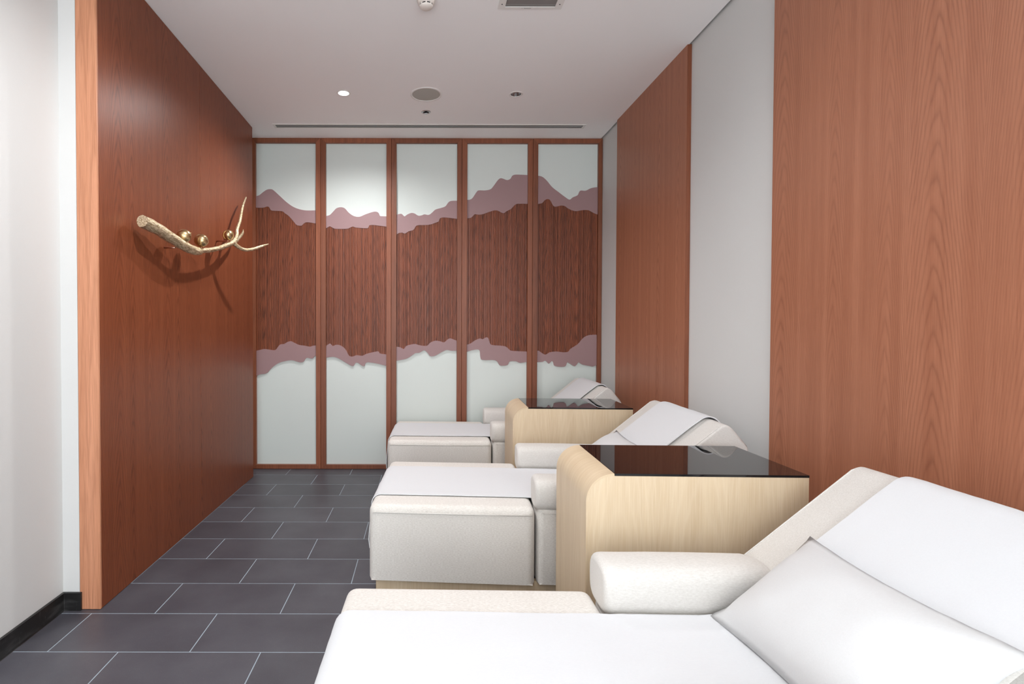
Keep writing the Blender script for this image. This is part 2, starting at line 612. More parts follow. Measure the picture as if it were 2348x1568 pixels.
C1 = lambda p: px(560, 300, S1, p)
C2 = lambda p: px(960, 300, S1, p)
C3 = lambda p: px(560, 720, S1, p)
C4 = lambda p: px(860, 720, S4, p)
TOP_U = [
    C1([(102, 588), (135, 578), (170, 550), (205, 528), (240, 524), (265, 535), (320, 585), (380, 640), (440, 682), (500, 705), (560, 715), (640, 714)]),
    C1([(735, 766), (770, 755), (800, 725), (830, 695), (870, 686), (905, 697), (940, 735), (985, 765), (1035, 772), (1090, 750), (1150, 730), (1185, 726), (1208, 738), (1220, 763), (1240, 767), (1278, 768)]),
    C1([(1370, 753), (1410, 745), (1430, 760), (1442, 768), (1465, 752), (1500, 738), (1530, 742), (1565, 762)]) + C2([(30, 758), (52, 750), (90, 755), (120, 735), (150, 708), (200, 693), (240, 678), (265, 645), (290, 630), (343, 628)]),
    C2([(437, 620), (460, 618), (485, 602), (520, 550), (540, 535), (600, 535), (645, 525), (670, 500), (710, 445), (735, 426), (760, 430), (795, 442), (825, 430), (840, 405), (865, 394), (920, 394), (980, 397)]),
    C2([(1070, 403), (1110, 412), (1150, 445), (1200, 505), (1260, 552), (1310, 590), (1355, 618), (1385, 598), (1430, 577), (1452, 538), (1500, 538), (1550, 515), (1610, 505)]),
]
TOP_L = [
    C1([(102, 690), (170, 690), (200, 680), (220, 684), (240, 712), (270, 718), (340, 722), (365, 740), (400, 765), (440, 810), (470, 845), (500, 852), (520, 848), (545, 825), (580, 822), (640, 832)]),
    C1([(735, 877), (768, 858), (790, 868), (820, 880), (920, 880), (950, 870), (975, 860), (1000, 868), (1050, 873), (1110, 874), (1122, 852), (1140, 846), (1180, 848), (1278, 860)]),
    C1([(1370, 932), (1390, 918), (1420, 915), (1445, 922), (1480, 902), (1520, 890), (1545, 855)]) + C2([(5, 847), (60, 846), (110, 840), (160, 822), (180, 812), (195, 783), (240, 778), (343, 790)]),
    C2([(437, 785), (465, 782), (485, 768), (505, 748), (530, 752), (570, 750), (620, 733), (680, 714), (715, 718), (760, 740), (790, 722), (830, 700), (870, 662), (900, 655), (980, 655)]),
    C2([(1070, 657), (1110, 648), (1135, 622), (1160, 612), (1185, 625), (1220, 680), (1280, 670), (1315, 676), (1350, 700), (1410, 721), (1480, 711), (1530, 714), (1575, 738), (1610, 752)]),
]
BOT_U = [
    C3([(105, 330), (140, 322), (180, 314), (230, 320), (280, 322), (320, 275), (360, 268), (390, 250), (420, 244), (450, 258), (490, 277), (540, 284), (590, 293), (615, 285), (642, 282)]),
    C3([(735, 288), (765, 265), (780, 272), (795, 287), (830, 275), (870, 285), (910, 318), (940, 372), (970, 382), (1010, 370), (1060, 375), (1100, 357), (1170, 340), (1205, 336), (1222, 355), (1275, 362)]),
    C4([(187, 283), (220, 290), (250, 303), (270, 278), (310, 265), (350, 260), (390, 272), (450, 275), (480, 248), (520, 232), (560, 235), (600, 245), (630, 220), (655, 211), (685, 222), (707, 230)]),
    C4([(797, 265), (830, 255), (870, 228), (910, 212), (935, 218), (965, 202), (985, 212), (1000, 258), (1030, 270), (1100, 275), (1140, 285), (1170, 312), (1200, 320), (1315, 325)]),
    C4([(1405, 320), (1420, 318), (1445, 335), (1480, 352), (1520, 332), (1575, 325), (1640, 332), (1680, 325), (1700, 300), (1760, 262), (1800, 215), (1850, 185), (1925, 178)]),
]
BOT_L = [
    C3([(107, 560), (140, 542), (200, 532), (250, 480), (310, 440), (370, 422), (430, 415), (490, 432), (530, 430), (560, 394), (610, 400), (630, 380), (645, 376)]),
    C3([(735, 393), (790, 384), (840, 395), (910, 435), (975, 468), (1000, 440), (1025, 440), (1060, 465), (1080, 466), (1100, 435), (1180, 442), (1275, 465)]),
    C4([(187, 405), (270, 388), (320, 360), (350, 340), (385, 335), (425, 315), (455, 335), (480, 365), (520, 362), (570, 335), (620, 312), (660, 318), (707, 318)]),
    C4([(797, 328), (850, 312), (905, 312), (915, 375), (935, 398), (1045, 402), (1080, 442), (1110, 448), (1150, 442), (1170, 412), (1220, 410), (1260, 424), (1315, 415)]),
    C4([(1405, 418), (1455, 414), (1475, 405), (1490, 412), (1510, 430), (1535, 408), (1548, 420), (1560, 450), (1620, 458), (1655, 450), (1668, 420), (1690, 428), (1730, 452), (1750, 440), (1768, 420), (1800, 438), (1860, 450), (1890, 455), (1925, 442)]),
]
Y_BAND, Y_PANE = Y_BACK + 0.020, Y_BACK + 0.034
PANEL_LABELS = [
    'leftmost decorative back panel next to the wood cladding, mauve peak at its left',
    'second decorative back panel from the left, below the lit ceiling spotlight',
    'middle of the five decorative back panels, below the ceiling speaker',
    'fourth decorative back panel from the left, with the mauve summit rising to its right edge',
    'rightmost decorative back panel, partly behind the farthest lounger',
]


def contour(pxs, x0, x1):
    w = [at_y(x, y, Y_BAND) for x, y in pxs]
    pts = catmull([(p.x, p.z) for p in w], 4)
    # keep x increasing
    out = [pts[0]]
    for p in pts[1:]:
        if p[0] > out[-1][0] + 0.0008:
            out.append(p)
    out = [p for p in out if x0 < p[0] < x1]
    return [(x0, out[0][1])] + out + [(x1, out[-1][1])]


def band(name, up, lo, parent, x0off):
    """Strip plate between an upper and a lower outline, real thickness."""
    xs = sorted(set([round(p[0], 4) for p in up] + [round(p[0], 4) for p in lo]))
    bm = bmesh.new()
    cols = []
    for x in xs:
        zu, zl = lerp_at(up, x), lerp_at(lo, x)
        cols.append([bm.verts.new((x - x0off[0], yy - x0off[1], zz)) for yy in (Y_BAND, Y_PANE - 0.0002) for zz in (zl, zu)])
    for a, b_ in zip(cols[:-1], cols[1:]):
        bm.faces.new((a[0], b_[0], b_[1], a[1]))
        bm.faces.new((a[2], a[3], b_[3], b_[2]))
        e1 = bm.faces.new((a[1], b_[1], b_[3], a[3]))
        e2 = bm.faces.new((a[0], a[2], b_[2], b_[0]))
        e1.material_index = e2.material_index = 1
    for cc in (cols[0], cols[-1]):
        bm.faces.new((cc[0], cc[1], cc[3], cc[2]))
    return link(name, bm, [M['mauve'], M['mauve_edge']], parent)


for i in range(5):
    sx0, sx1 = SEAMS[i] + 0.0012, SEAMS[i + 1] - 0.0012
    ix0, ix1 = INNER[i]
    zt, zb, it, ib = CEIL - 0.001, 0.003, CEIL - 0.046, 0.043
    org = (sx0, Y_BACK)
    t = thing('decorative_wall_panel', PANEL_LABELS[i], 'wall panel', (sx0, Y_BACK, 0), 0, 'decorative back panels')
    L = lambda p: (p[0] - org[0], p[1])
    fy0, fy1 = 0.0, 0.058

    def member(name, pts):
        bm = prism([L(p) for p in pts], 'y', fy0, fy1)
        bmesh.ops.bevel(bm, geom=bm.edges[:], offset=0.0012, segments=1, affect='EDGES')
        return link(name, bm, M['frame'], t)

    member('stile', [(sx0, zb), (ix0, ib), (ix0, it), (sx0, zt)])
    member('stile', [(ix1, ib), (sx1, zb), (sx1, zt), (ix1, it)])
    member('top_rail', [(sx0, zt), (ix0, it), (ix1, it), (sx1, zt)])
    member('bottom_rail', [(sx0, zb), (sx1, zb), (ix1, ib), (ix0, ib)])
    link('backing', box(ix0 - 0.005 - org[0], ix1 + 0.005 - org[0], Y_PANE - org[1], 0.055, ib - 0.005, it + 0.005),
         M['pane'], t)
    tu, tl = contour(TOP_U[i], ix0, ix1), contour(TOP_L[i], ix0, ix1)
    bu, bl = contour(BOT_U[i], ix0, ix1), contour(BOT_L[i], ix0, ix1)
    o = band('upper_mountain_band', tu, tl, t, org)
    o['label'] = 'dusty mauve mountain band above the slats'
    o = band('lower_mountain_band', bu, bl, t, org)
    o['label'] = 'dusty mauve mountain band below the slats'
    # slats, uneven widths, hidden behind the bands at both ends
    x = ix0 + 0.0005
    while x < ix1 - 0.004:
        w = random.choice((0.0115, 0.0150, 0.0155, 0.0160, 0.0175, 0.0205))
        w = min(w, ix1 - 0.0005 - x)
        xa, xb = x + 0.0005, x + w - 0.0005
        xm = (xa + xb) / 2
        zhi = (min(lerp_at(tu, xa), lerp_at(tu, xb)) + max(lerp_at(tl, xa), lerp_at(tl, xb))) / 2
        zlo = (min(lerp_at(bu, xa), lerp_at(bu, xb)) + max(lerp_at(bl, xa), lerp_at(bl, xb))) / 2
        dp = random.uniform(0.0035, 0.0055)
        yf = Y_BAND + dp - org[1]
        c_ = min(0.002, (xb - xa) * 0.25)
        o0 = org[0]
        bm = prism([(xa - o0, Y_PANE - org[1] - 0.0003), (xa - o0, yf + c_), (xa + c_ - o0, yf), (xb - c_ - o0, yf),
                    (xb - o0, yf + c_), (xb - o0, Y_PANE - org[1] - 0.0003)], 'z', zlo, zhi)
        link('slat', bm, M['slat'], t)
        x += w
    # dark backing board behind the slats, seen only in the grooves
    bm = bmesh.new()
    zz1 = [(x_, (lerp_at(tu, x_) + lerp_at(tl, x_)) / 2) for x_ in [ix0 + (ix1 - ix0) * q / 40 for q in range(41)]]
    prev = None
    for x_, z1 in zz1:
        z0 = (lerp_at(bu, x_) + lerp_at(bl, x_)) / 2
        z1 = z1 - 0.004
        cur = (bm.verts.new((x_ - org[0], Y_PANE - org[1] - 0.0028, z0 + .004)), bm.verts.new((x_ - org[0], Y_PANE - org[1] - 0.0028, z1)))
        if prev:
            bm.faces.new((prev[0], cur[0], cur[1], prev[1]))
        prev = cur
    link('groove_board', bm, M['frame'], t)

# ================================================================== LOUNGERS
BACK_ANG = R(39.5)
DV = Vector((math.cos(BACK_ANG), math.sin(BACK_ANG)))
NF = Vector((-math.sin(BACK_ANG), math.cos(BACK_ANG)))
P0 = Vector((1.10, 0.4065))
BL = 0.81
HW = 0.45


def rounded_profile(pts, rad, seg=5):
    """Round the corners of a closed 2D polygon. rad: per-corner radius."""
    out = []
    n = len(pts)
    for i in range(n):
        p, a, b_ = Vector(pts[i]), Vector(pts[i - 1]), Vector(pts[(i + 1) % n])
        r = rad[i] if isinstance(rad, (list, tuple)) else rad
        if r <= 0:
            out.append(tuple(p))
            continue
        d1, d2 = (a - p).normalized(), (b_ - p).normalized()
        ang = d1.angle(d2)
        t = r / math.tan(ang / 2)
        s, e = p + d1 * t, p + d2 * t
        for k in range(seg + 1):
            q = k / seg
            out.append(tuple((s * (1 - q) * (1 - q) + p * 2 * q * (1 - q) * 0.96 + p * 2 * q * (1 - q) * 0.04 + e * q * q)))
    return out


def cushion_sweep(profile, v0, v1, er, seg=5, puff=0.0, flat_bottom=False):
    """Closed profile (u,z) swept from v0 to v1, ends rolled in by er so the side edges are round."""
    c = Vector((sum(p[0] for p in profile) / len(profile), sum(p[1] for p in profile) / len(profile)))
    # inward normals
    n = len(profile)
    nor = []
    for i in range(n):
        a, b_ = Vector(profile[i - 1]), Vector(profile[(i + 1) % n])
        t = (b_ - a)
        q = Vector((-t.y, t.x))
        if q.length < 1e-9:
            q = c - Vector(profile[i])
        q.normalize()
        if q.dot(c - Vector(profile[i])) < 0:
            q = -q
        if flat_bottom and q.y > 0.05:
            q.y = 0.0
        nor.append(q)
    stations = []
    for k in range(seg + 1):
        a = math.pi / 2 * k / seg
        stations.append((v0 + er * (1 - math.sin(a)), er * (1 - math.cos(a))) if False else
                        (v0 + er * (1 - math.cos(a)), er * (1 - math.sin(a))))
    mid = 8
    for k in range(1, mid):
        stations.append((v0 + er + (v1 - v0 - 2 * er) * k / mid, 0.0))
    for k in range(seg, -1, -1):
        a = math.pi / 2 * k / seg
        stations.append((v1 - er * (1 - math.cos(a)), er * (1 - math.sin(a))))
    bm = bmesh.new()
    rings = []
    for v, ins in stations:
        pf = puff * (1 - ((v - (v0 + v1) / 2) / ((v1 - v0) / 2)) ** 2)
        rings.append([bm.verts.new((p[0] + q.x * (ins - pf), v, p[1] + q.y * (ins - pf))) for p, q in zip(profile, nor)])
    for a, b_ in zip(rings[:-1], rings[1:]):
        for i in range(n):
            j = (i + 1) % n
            bm.faces.new((a[i], a[j], b_[j], b_[i]))
    bm.faces.new(rings[0][::-1])
    bm.faces.new(rings[-1])
    return bm


def subdiv_edges(pts, maxlen):
    out = []
    n = len(pts)
    for i in range(n):
        a, b_ = Vector(pts[i]), Vector(pts[(i + 1) % n])
        k = max(1, int((b_ - a).length / maxlen))
        for s in range(k):
            out.append(tuple(a.lerp(b_, s / k)))
    return out


def piping(bm, pts3, r=0.0035):
    add_tube(bm, pts3, [r] * len(pts3), 6)


def make_lounger(label, loc, rz):
    t = thing('lounger', label, 'lounger', loc, rz, 'beige reclining loungers')
    # pale wooden plinth boards
    base = [(0.03, 0.0), (0.29, 0.0), (0.378, 0.044), (1.10, 0.044), (1.19, 0.0), (1.45, 0.0), (1.45, 0.108), (0.03, 0.108)]
    for v in (-0.41, 0.38):
        link('base_board', prism(base, 'y', v, v + 0.03), M['oak'], t)
    link('base_board', box(0.05, 0.08, -0.378, 0.378, 0.0, 0.108), M['oak'], t)
    # ottoman: boxed upholstery with a round top edge
    prof = subdiv_edges(rounded_profile([(0.0, 0.108), (0.822, 0.104), (0.822, 0.484), (0.0, 0.484)], [0.012, 0.010, 0.040, 0.042], 7), 0.1)
    ott = link('ottoman', cushion_sweep(prof, -HW, HW, 0.036, 7, 0.003, True), M['fabric'], t, auto=60)
    for s in (-1, 1):
        bm = bmesh.new()
        piping(bm, [(0.02, s * (HW + 0.001), 0.448), (0.4, s * (HW + 0.002), 0.448), (0.81, s * (HW + 0.001), 0.448)], 0.0028)
        link('seam_piping', bm, M['fabric_top'], ott, smooth=True)
    # chair body
    prof = subdiv_edges(rounded_profile([(0.834, 0.104), (1.46, 0.104), (1.46, 0.40), (1.26, 0.484), (0.834, 0.484)], [0.012, 0.012, 0.03, 0.03, 0.036]), 0.1)
    link('seat_body', cushion_sweep(prof, -HW + 0.012, HW - 0.012, 0.03, 6, 0.002, True), M['fabric'], t, auto=60)
    # backrest slab
    a, b_ = P0, P0 + DV * BL
    c, d = b_ - NF * 0.18, a - NF * 0.18
    prof = subdiv_edges(rounded_profile([tuple(a), tuple(b_), tuple(c), tuple(d)], [0.03, 0.045, 0.03, 0.03], 7), 0.1)
    bk = link('backrest', cushion_sweep(prof, -HW, HW, 0.011, 4, 0.003), M['fabric_top'], t, auto=60)
    for s in (-1, 1):
        bm = bmesh.new()
        pp = [P0 + DV * q_ for q_ in (0.03, 0.2, 0.4, 0.6, BL - 0.045)]
        cq = P0 + DV * (BL - 0.045) - NF * 0.045
        pp += [cq + Vector((math.cos(BACK_ANG + math.pi / 2 - an), math.sin(BACK_ANG + math.pi / 2 - an))) * 0.043 for an in (0.4, 0.8, 1.2, 1.57)]
        pp.append(P0 + DV * (BL - 0.001) - NF * 0.15)
        piping(bm, [(p.x, s * (HW - 0.007), p.y) for p in pp], 0.003)
        link('back_piping', bm, M['fabric_top'], bk, smooth=True)
    # raised middle cushion of the backrest
    a2, b2 = P0 + DV * 0.10, P0 + DV * (BL - 0.012)
    prof = subdiv_edges(rounded_profile([tuple(a2 + NF * 0.014), tuple(b2 + NF * 0.008), tuple(b2 - NF * 0.05 + DV * 0.01), tuple(a2 - NF * 0.05)],
                                        [0.036, 0.05, 0.012, 0.012], 7), 0.1)
    link('middle_cushion', cushion_sweep(prof, -0.305, 0.305, 0.03, 6, 0.004), M['fabric_top'], bk, smooth=True)
    # arm bolsters
    for s in (-1, 1):
        bm = bmesh.new()
        n = 28
        rings = []
        st = []
        for k in range(7):
            an = math.pi / 2 * k / 6
            st.append((0.828 + 0.03 * (1 - math.sin(an)), 1 - 0.20 * (1 - math.cos(math.pi / 2 - an)) if False else 0.80 + 0.20 * math.sin(an)))
        st = [(0.822 + 0.028 * (1 - math.cos(math.pi / 2 * k / 6)), 0.76 + 0.24 * math.sin(math.pi / 2 * k / 6)) for k in range(7)]
        st += [(0.90, 1.0), (1.0, 1.015), (1.12, 1.015), (1.25, 1.0), (1.31, 0.99), (1.345, 0.9)]
        cy, cz, ry, rzz = s * 0.366, 0.545, 0.092, 0.080
        for u, sc in st:
            ring = []
            for k in range(n):
                an = 2 * math.pi * k / n
                ca, sa = math.cos(an), math.sin(an)
                e = 0.62
                yy = math.copysign(abs(ca) ** e, ca) * ry
                zz = math.copysign(abs(sa) ** e, sa) * rzz
                ring.append(bm.verts.new((u, cy + yy * sc, cz + zz * sc)))
            rings.append(ring)
        for a_, b2_ in zip(rings[:-1], rings[1:]):
            for k in range(n):
                j = (k + 1) % n
                bm.faces.new((a_[k], a_[j], b2_[j], b2_[k]))
        bm.faces.new(rings[0][::-1])
        bm.faces.new(rings[-1])
        link('arm_bolster', bm, M['fabric_top'], t, auto=50)
    return t


def make_cover(label, loc, rz, seed, v0=-0.298, v1=0.264):
    """White sheet: hangs over the foot end, lies on ottoman and seat, runs up and over the backrest."""
    path = [(-0.014, 0.205), (-0.020, 0.25), (-0.017, 0.31), (-0.010, 0.37), (-0.006, 0.42), (-0.0045, 0.442)]
    for k in range(1, 7):
        an = math.pi / 2 * k / 6
        path.append((0.042 - 0.0465 * math.cos(an), 0.442 + 0.0465 * math.sin(an)))
    path += [(x, 0.4890) for x in (0.09, 0.16, 0.24, 0.32, 0.40, 0.48, 0.56, 0.64, 0.72, 0.79)]
    path += [(0.828, 0.4865), (0.87, 0.488), (0.94, 0.4885), (1.02, 0.4885), (1.10, 0.4895)]
    off = 0.0195
    path += [(1.155, 0.4935), (1.195, 0.508)]
    for s in (0.18, 0.26, 0.34, 0.42, 0.50, 0.58, 0.66, 0.70):
        p = P0 + DV * s + NF * off
        path.append((p.x, p.y))
    cc = P0 + DV * (BL - 0.047) - NF * 0.045
    r0, r1 = 0.062, 0.0545
    for k in range(0, 10):
        an = BACK_ANG + math.pi / 2 - math.pi * 0.5 * k / 9
        rr = r0 + (r1 - r0) * k / 9
        path.append((cc.x + rr * math.cos(an), cc.y + rr * math.sin(an)))
    for s in (0.03, 0.06, 0.10):
        p = cc + DV * r1 - NF * s
        path.append((p.x, p.y))
    nv = 26
    bm = bmesh.new()
    th = 0.005
    top, bot = [], []
    m_ = len(path)
    for i, (u, z) in enumerate(path):
        a, b_ = Vector(path[max(i - 1, 0)]), Vector(path[min(i + 1, m_ - 1)])
        tt = (b_ - a).normalized()
        nn = Vector((-tt.y, tt.x))
        rt, rb = [], []
        for k in range(nv + 1):
            f = k / nv
            v = v0 + (v1 - v0) * f
            edge = min(f, 1 - f)
            w = 0.0022 * noise.noise(Vector((u * 5 + seed, v * 9, z * 5))) + 0.0016 * noise.noise(Vector((u * 16 + seed, v * 22, z * 14)))
            vv = v + 0.006 * noise.noise(Vector((u * 4, seed + (0 if f < .5 else 9), z * 4))) * (1 if edge < 0.2 else 0)
            lift = abs(w) + 0.0015
            rt.append(bm.verts.new((u + nn.x * (th + lift), vv, z + nn.y * (th + lift))))
            rb.append(bm.verts.new((u + nn.x * lift, vv, z + nn.y * lift)))
        top.append(rt)
        bot.append(rb)
    for i in range(m_ - 1):
        for k in range(nv):
            bm.faces.new((top[i][k], top[i + 1][k], top[i + 1][k + 1], top[i][k + 1]))
            bm.faces.new((bot[i][k], bot[i][k + 1], bot[i + 1][k + 1], bot[i + 1][k]))
        bm.faces.new((top[i][0], bot[i][0], bot[i + 1][0], top[i + 1][0]))
        bm.faces.new((top[i][nv], top[i + 1][nv], bot[i + 1][nv], bot[i][nv]))
    for i in (0, m_ - 1):
        for k in range(nv):
            bm.faces.new((top[i][k], top[i][k + 1], bot[i][k + 1], bot[i][k]))
    o = link('cover_sheet', bm, M['cover'], None, auto=50)
    o.location = loc
    o.rotation_euler = (0, 0, rz)
    tag(o, label, 'cover sheet', 'white lounger covers')
    return o


def make_pillow(label, loc, rz, w=0.59, h=0.385, th=0.17, u0=1.284, z0=0.620, tilt=R(40), skew=0.03, seed=0.0, v_off=-0.04):
    bm = bmesh.new()
    n, m_ = 30, 22
    grid = {}
    for side in (1, -1):
        for i in range(n + 1):
            for j in range(m_ + 1):
                a, b_ = -1 + 2 * i / n, -1 + 2 * j / m_
                if side == -1 and (i in (0, n) or j in (0, m_)):
                    grid[(side, i, j)] = grid[(1, i, j)]
                    continue
                ax = a * (1 - 0.075 * (1 - b_ * b_)) * w / 2
                bx = b_ * (1 - 0.10 * (1 - a * a)) * h / 2
                fl = 0.94
                aa, bb_ = min(1, abs(a) / fl), min(1, abs(b_) / fl)
                prof = max(0.0, (1 - aa ** 2.8)) ** 0.55 * max(0.0, (1 - bb_ ** 2.4)) ** 0.55
                c = side * (th / 2 * prof * (1.0 if side == 1 else 0.06) + 0.002)
                if i in (0, n) or j in (0, m_):
                    c = 0
                wr_ = 0.0045 * noise.noise(Vector((a * 3 + seed, b_ * 2.4, side))) * (prof ** .5)
                edge = max(abs(a), abs(b_))
                if edge > 0.9:
                    c += 0.006 * noise.noise(Vector((a * 5 + seed, b_ * 5, 3.0)))
                grid[(side, i, j)] = bm.verts.new((bx, ax, c + wr_))
    for side in (1, -1):
        for i in range(n):
            for j in range(m_):
                q = [grid[(side, i, j)], grid[(side, i + 1, j)], grid[(side, i + 1, j + 1)], grid[(side, i, j + 1)]]
                bm.faces.new(q if side == -1 else q[::-1])
    # bx -> along slope, ax -> across, c -> normal
    dz = Vector((math.cos(tilt), 0, math.sin(tilt)))
    nn = Vector((-math.sin(tilt), 0, math.cos(tilt)))
    for vtx in bm.verts:
        bx, ax, c = vtx.co
        p = Vector((u0, v_off, z0)) + dz * bx + Vector((skew * -ax, ax, 0)) + nn * c
        vtx.co = p
    o = link('pillow', bm, M['pillow'], None, smooth=True)
    o.location = loc
    o.rotation_euler = (0, 0, rz)
    tag(o, label, 'pillow', 'white lounger pillows')
    return o


LOUNGERS = [((-0.265, 1.345, 0), -R(1.25), 'nearest'), ((-0.240, 3.062, 0), -R(3.4), 'middle'), ((-0.262, 4.600, 0), -R(2.0), 'farthest')]
LAB_L = ['nearest beige fabric lounger in the foreground with rounded arm bolsters',
         'middle beige fabric lounger between the two oak side tables',
         'farthest beige fabric lounger in front of the decorative back panels']
LAB_C = ['white cover sheet draped over the nearest lounger', 'white cover sheet draped over the middle lounger',
         'white cover sheet draped over the farthest lounger by the back panels']
for i, (loc, rz, nm) in enumerate(LOUNGERS):
    make_lounger(LAB_L[i], loc, rz)
    make_cover(LAB_C[i], loc, rz, 3.1 * i + 1.0)
make_pillow('white pillow leaning on the backrest of the nearest lounger', LOUNGERS[0][0], LOUNGERS[0][1], seed=1.0)
make_pillow('white pillow on the middle lounger, only its corner showing above the table glass', LOUNGERS[1][0], LOUNGERS[1][1], seed=5.0)

# ================================================================== SIDE TABLES
TL, TDP, TH, TR = 0.812, 0.490, 0.826, 0.104


def make_table(label, loc, rz):
    """Local origin at the near left bottom corner; x to the right, y away."""
    t = thing('side_table', label, 'side table', loc, rz, 'oak side tables with black glass tops')
    th = 0.007
    outer, inner = [(0, 0)], [(th, 0)]
    for k in range(13):
        an = math.pi / 2 * k / 12
        outer.append((TR - TR * math.cos(an), TH - TR + TR * math.sin(an)))
        inner.append((TR - (TR - th) * math.cos(an), TH - TR + (TR - th) * math.sin(an)))
    shell = outer + inner[::-1]
    bm = prism(shell, 'y', 0, TDP)
    link('curved_side_panel', bm, M['oak_y'], t, auto=35)
    link('top_panel', box(TR + 0.0005, TL - 0.019, 0.0185, TDP - 0.0185, TH - 0.024, TH - 0.0082), M['oak'], t)
    link('end_panel', box(TL - 0.018, TL, 0.0185, TDP - 0.0185, 0.0, TH - 0.0082), M['oak'], t)
    face = [(th + 0.0004, 0.0)] + [(TR - (TR - th - 0.0004) * math.cos(math.pi / 2 * k / 12),
                                   TH - TR + (TR - th - 0.0004) * math.sin(math.pi / 2 * k / 12)) for k in range(13)] \
        + [(TR + 0.0008, TH - 0.0082), (TL, TH - 0.0082), (TL, 0.0)]
    link('front_panel', prism(face, 'y', 0.0008, 0.018), M['oak'], t)
    link('rear_panel', prism(face, 'y', TDP - 0.018, TDP - 0.0008), M['oak'], t)
    g = link('glass_top', box(TR + 0.001, TL + 0.001, -0.001, TDP + 0.001, TH - 0.0078, TH + 0.001, 0.0008, 1), M['black_glass'], t)
    g['label'] = 'glossy black glass inlay'
    return t


make_table('near pale oak side table with black glass top between the nearest and middle loungers', (0.610, 1.950, 0), -R(1.7))
make_table('far pale oak side table with black glass top in front of the farthest lounger', (0.622, 3.612, 0), -R(2.6))

# ================================================================== GOLD BRANCH WITH BIRDS
CB = lambda x, y: (280 + x / 4.611, 420 + y / 4.611)


def bpt(cx, cy, X):
    p = CB(cx, cy)
    return at_x(p[0], p[1], X)


br_o = at_x(*CB(700, 700), XL_WOOD)
br = thing('branch_sculpture', 'gilded metal tree branch mounted on the left wood wall', 'wall sculpture', tuple(br_o))


def limb(name, pts, radpx, rough, seed, segs=14, sub=5, cut=False):
    w = [bpt(*p) for p in pts]
    rads = [r / 4.611 * q.y / F_PX for r, q in zip(radpx, w)]
    comb = catmull([(*q, r) for q, r in zip(w, rads)], sub)
    path = [Vector(c[:3]) - br_o for c in comb]
    bm = bmesh.new()
    add_tube(bm, path, [c[3] for c in comb], segs, rough, True, seed)
    return link(name, bm, M['gold_bark'], br, auto=55)


limb('trunk', [(212, 400, -1.492), (300, 447, -1.486), (400, 503, -1.478), (550, 598, -1.462), (650, 660, -1.452), (740, 706, -1.446), (800, 724, -1.442), (832, 733, -1.440)],
     [64, 66, 62, 56, 51, 46, 38, 22], 0.18, 2.0, 18, 6)
limb('main_bough', [(700, 672, -1.452), (780, 700, -1.446), (840, 712, -1.440), (920, 707, -1.434), (1000, 692, -1.428), (1080, 667, -1.424), (1150, 637, -1.420), (1195, 608, -1.418)],
     [30, 30, 27, 25, 25, 25, 27, 30], 0.14, 5.0)
limb('upright_twig', [(1180, 615, -1.418), (1210, 565, -1.424), (1215, 490, -1.434), (1243, 405, -1.445), (1262, 310, -1.456), (1277, 235, -1.466), (1310, 150, -1.479)],
     [27, 21, 19, 17, 15, 13, 8], 0.12, 8.0)
limb('spur', [(1205, 610, -1.420), (1250, 560, -1.436), (1273, 528, -1.444), (1280, 490, -1.450)], [20, 17, 13, 3], 0.10, 11.0)
limb('forward_twig', [(1175, 620, -1.418), (1215, 665, -1.400), (1290, 703, -1.370), (1380, 698, -1.330), (1460, 672, -1.290), (1545, 645, -1.249)],
     [26, 21, 18, 17, 15, 6], 0.12, 14.0)
for (a, b_, X) in (((447, 681), (560, 681), -1.475), ((1000, 612), (1120, 612), -1.425)):
    w0 = bpt(a[0], a[1], XL_WOOD)
    w1 = bpt(b_[0], b_[1], X)
    bm = bmesh.new()
    add_tube(bm, [w0 - br_o, w1 - br_o], [0.0055, 0.0055], 10)
    o = link('mounting_rod', bm, M['copper'], br, smooth=True)
    o['label'] = 'copper mounting rod'


def uv_ball(r, sx, sy, sz, segs=32, rings=20, keep=None):
    bm = bmesh.new()
    bmesh.ops.create_uvsphere(bm, u_segments=segs, v_segments=rings, radius=r)
    for v in bm.verts:
        v.co = Vector((v.co.x * sx, v.co.y * sy, v.co.z * sz))
    if keep:
        bmesh.ops.delete(bm, geom=[f for f in bm.faces if not keep(f.calc_center_median())], context='FACES')
    return bm


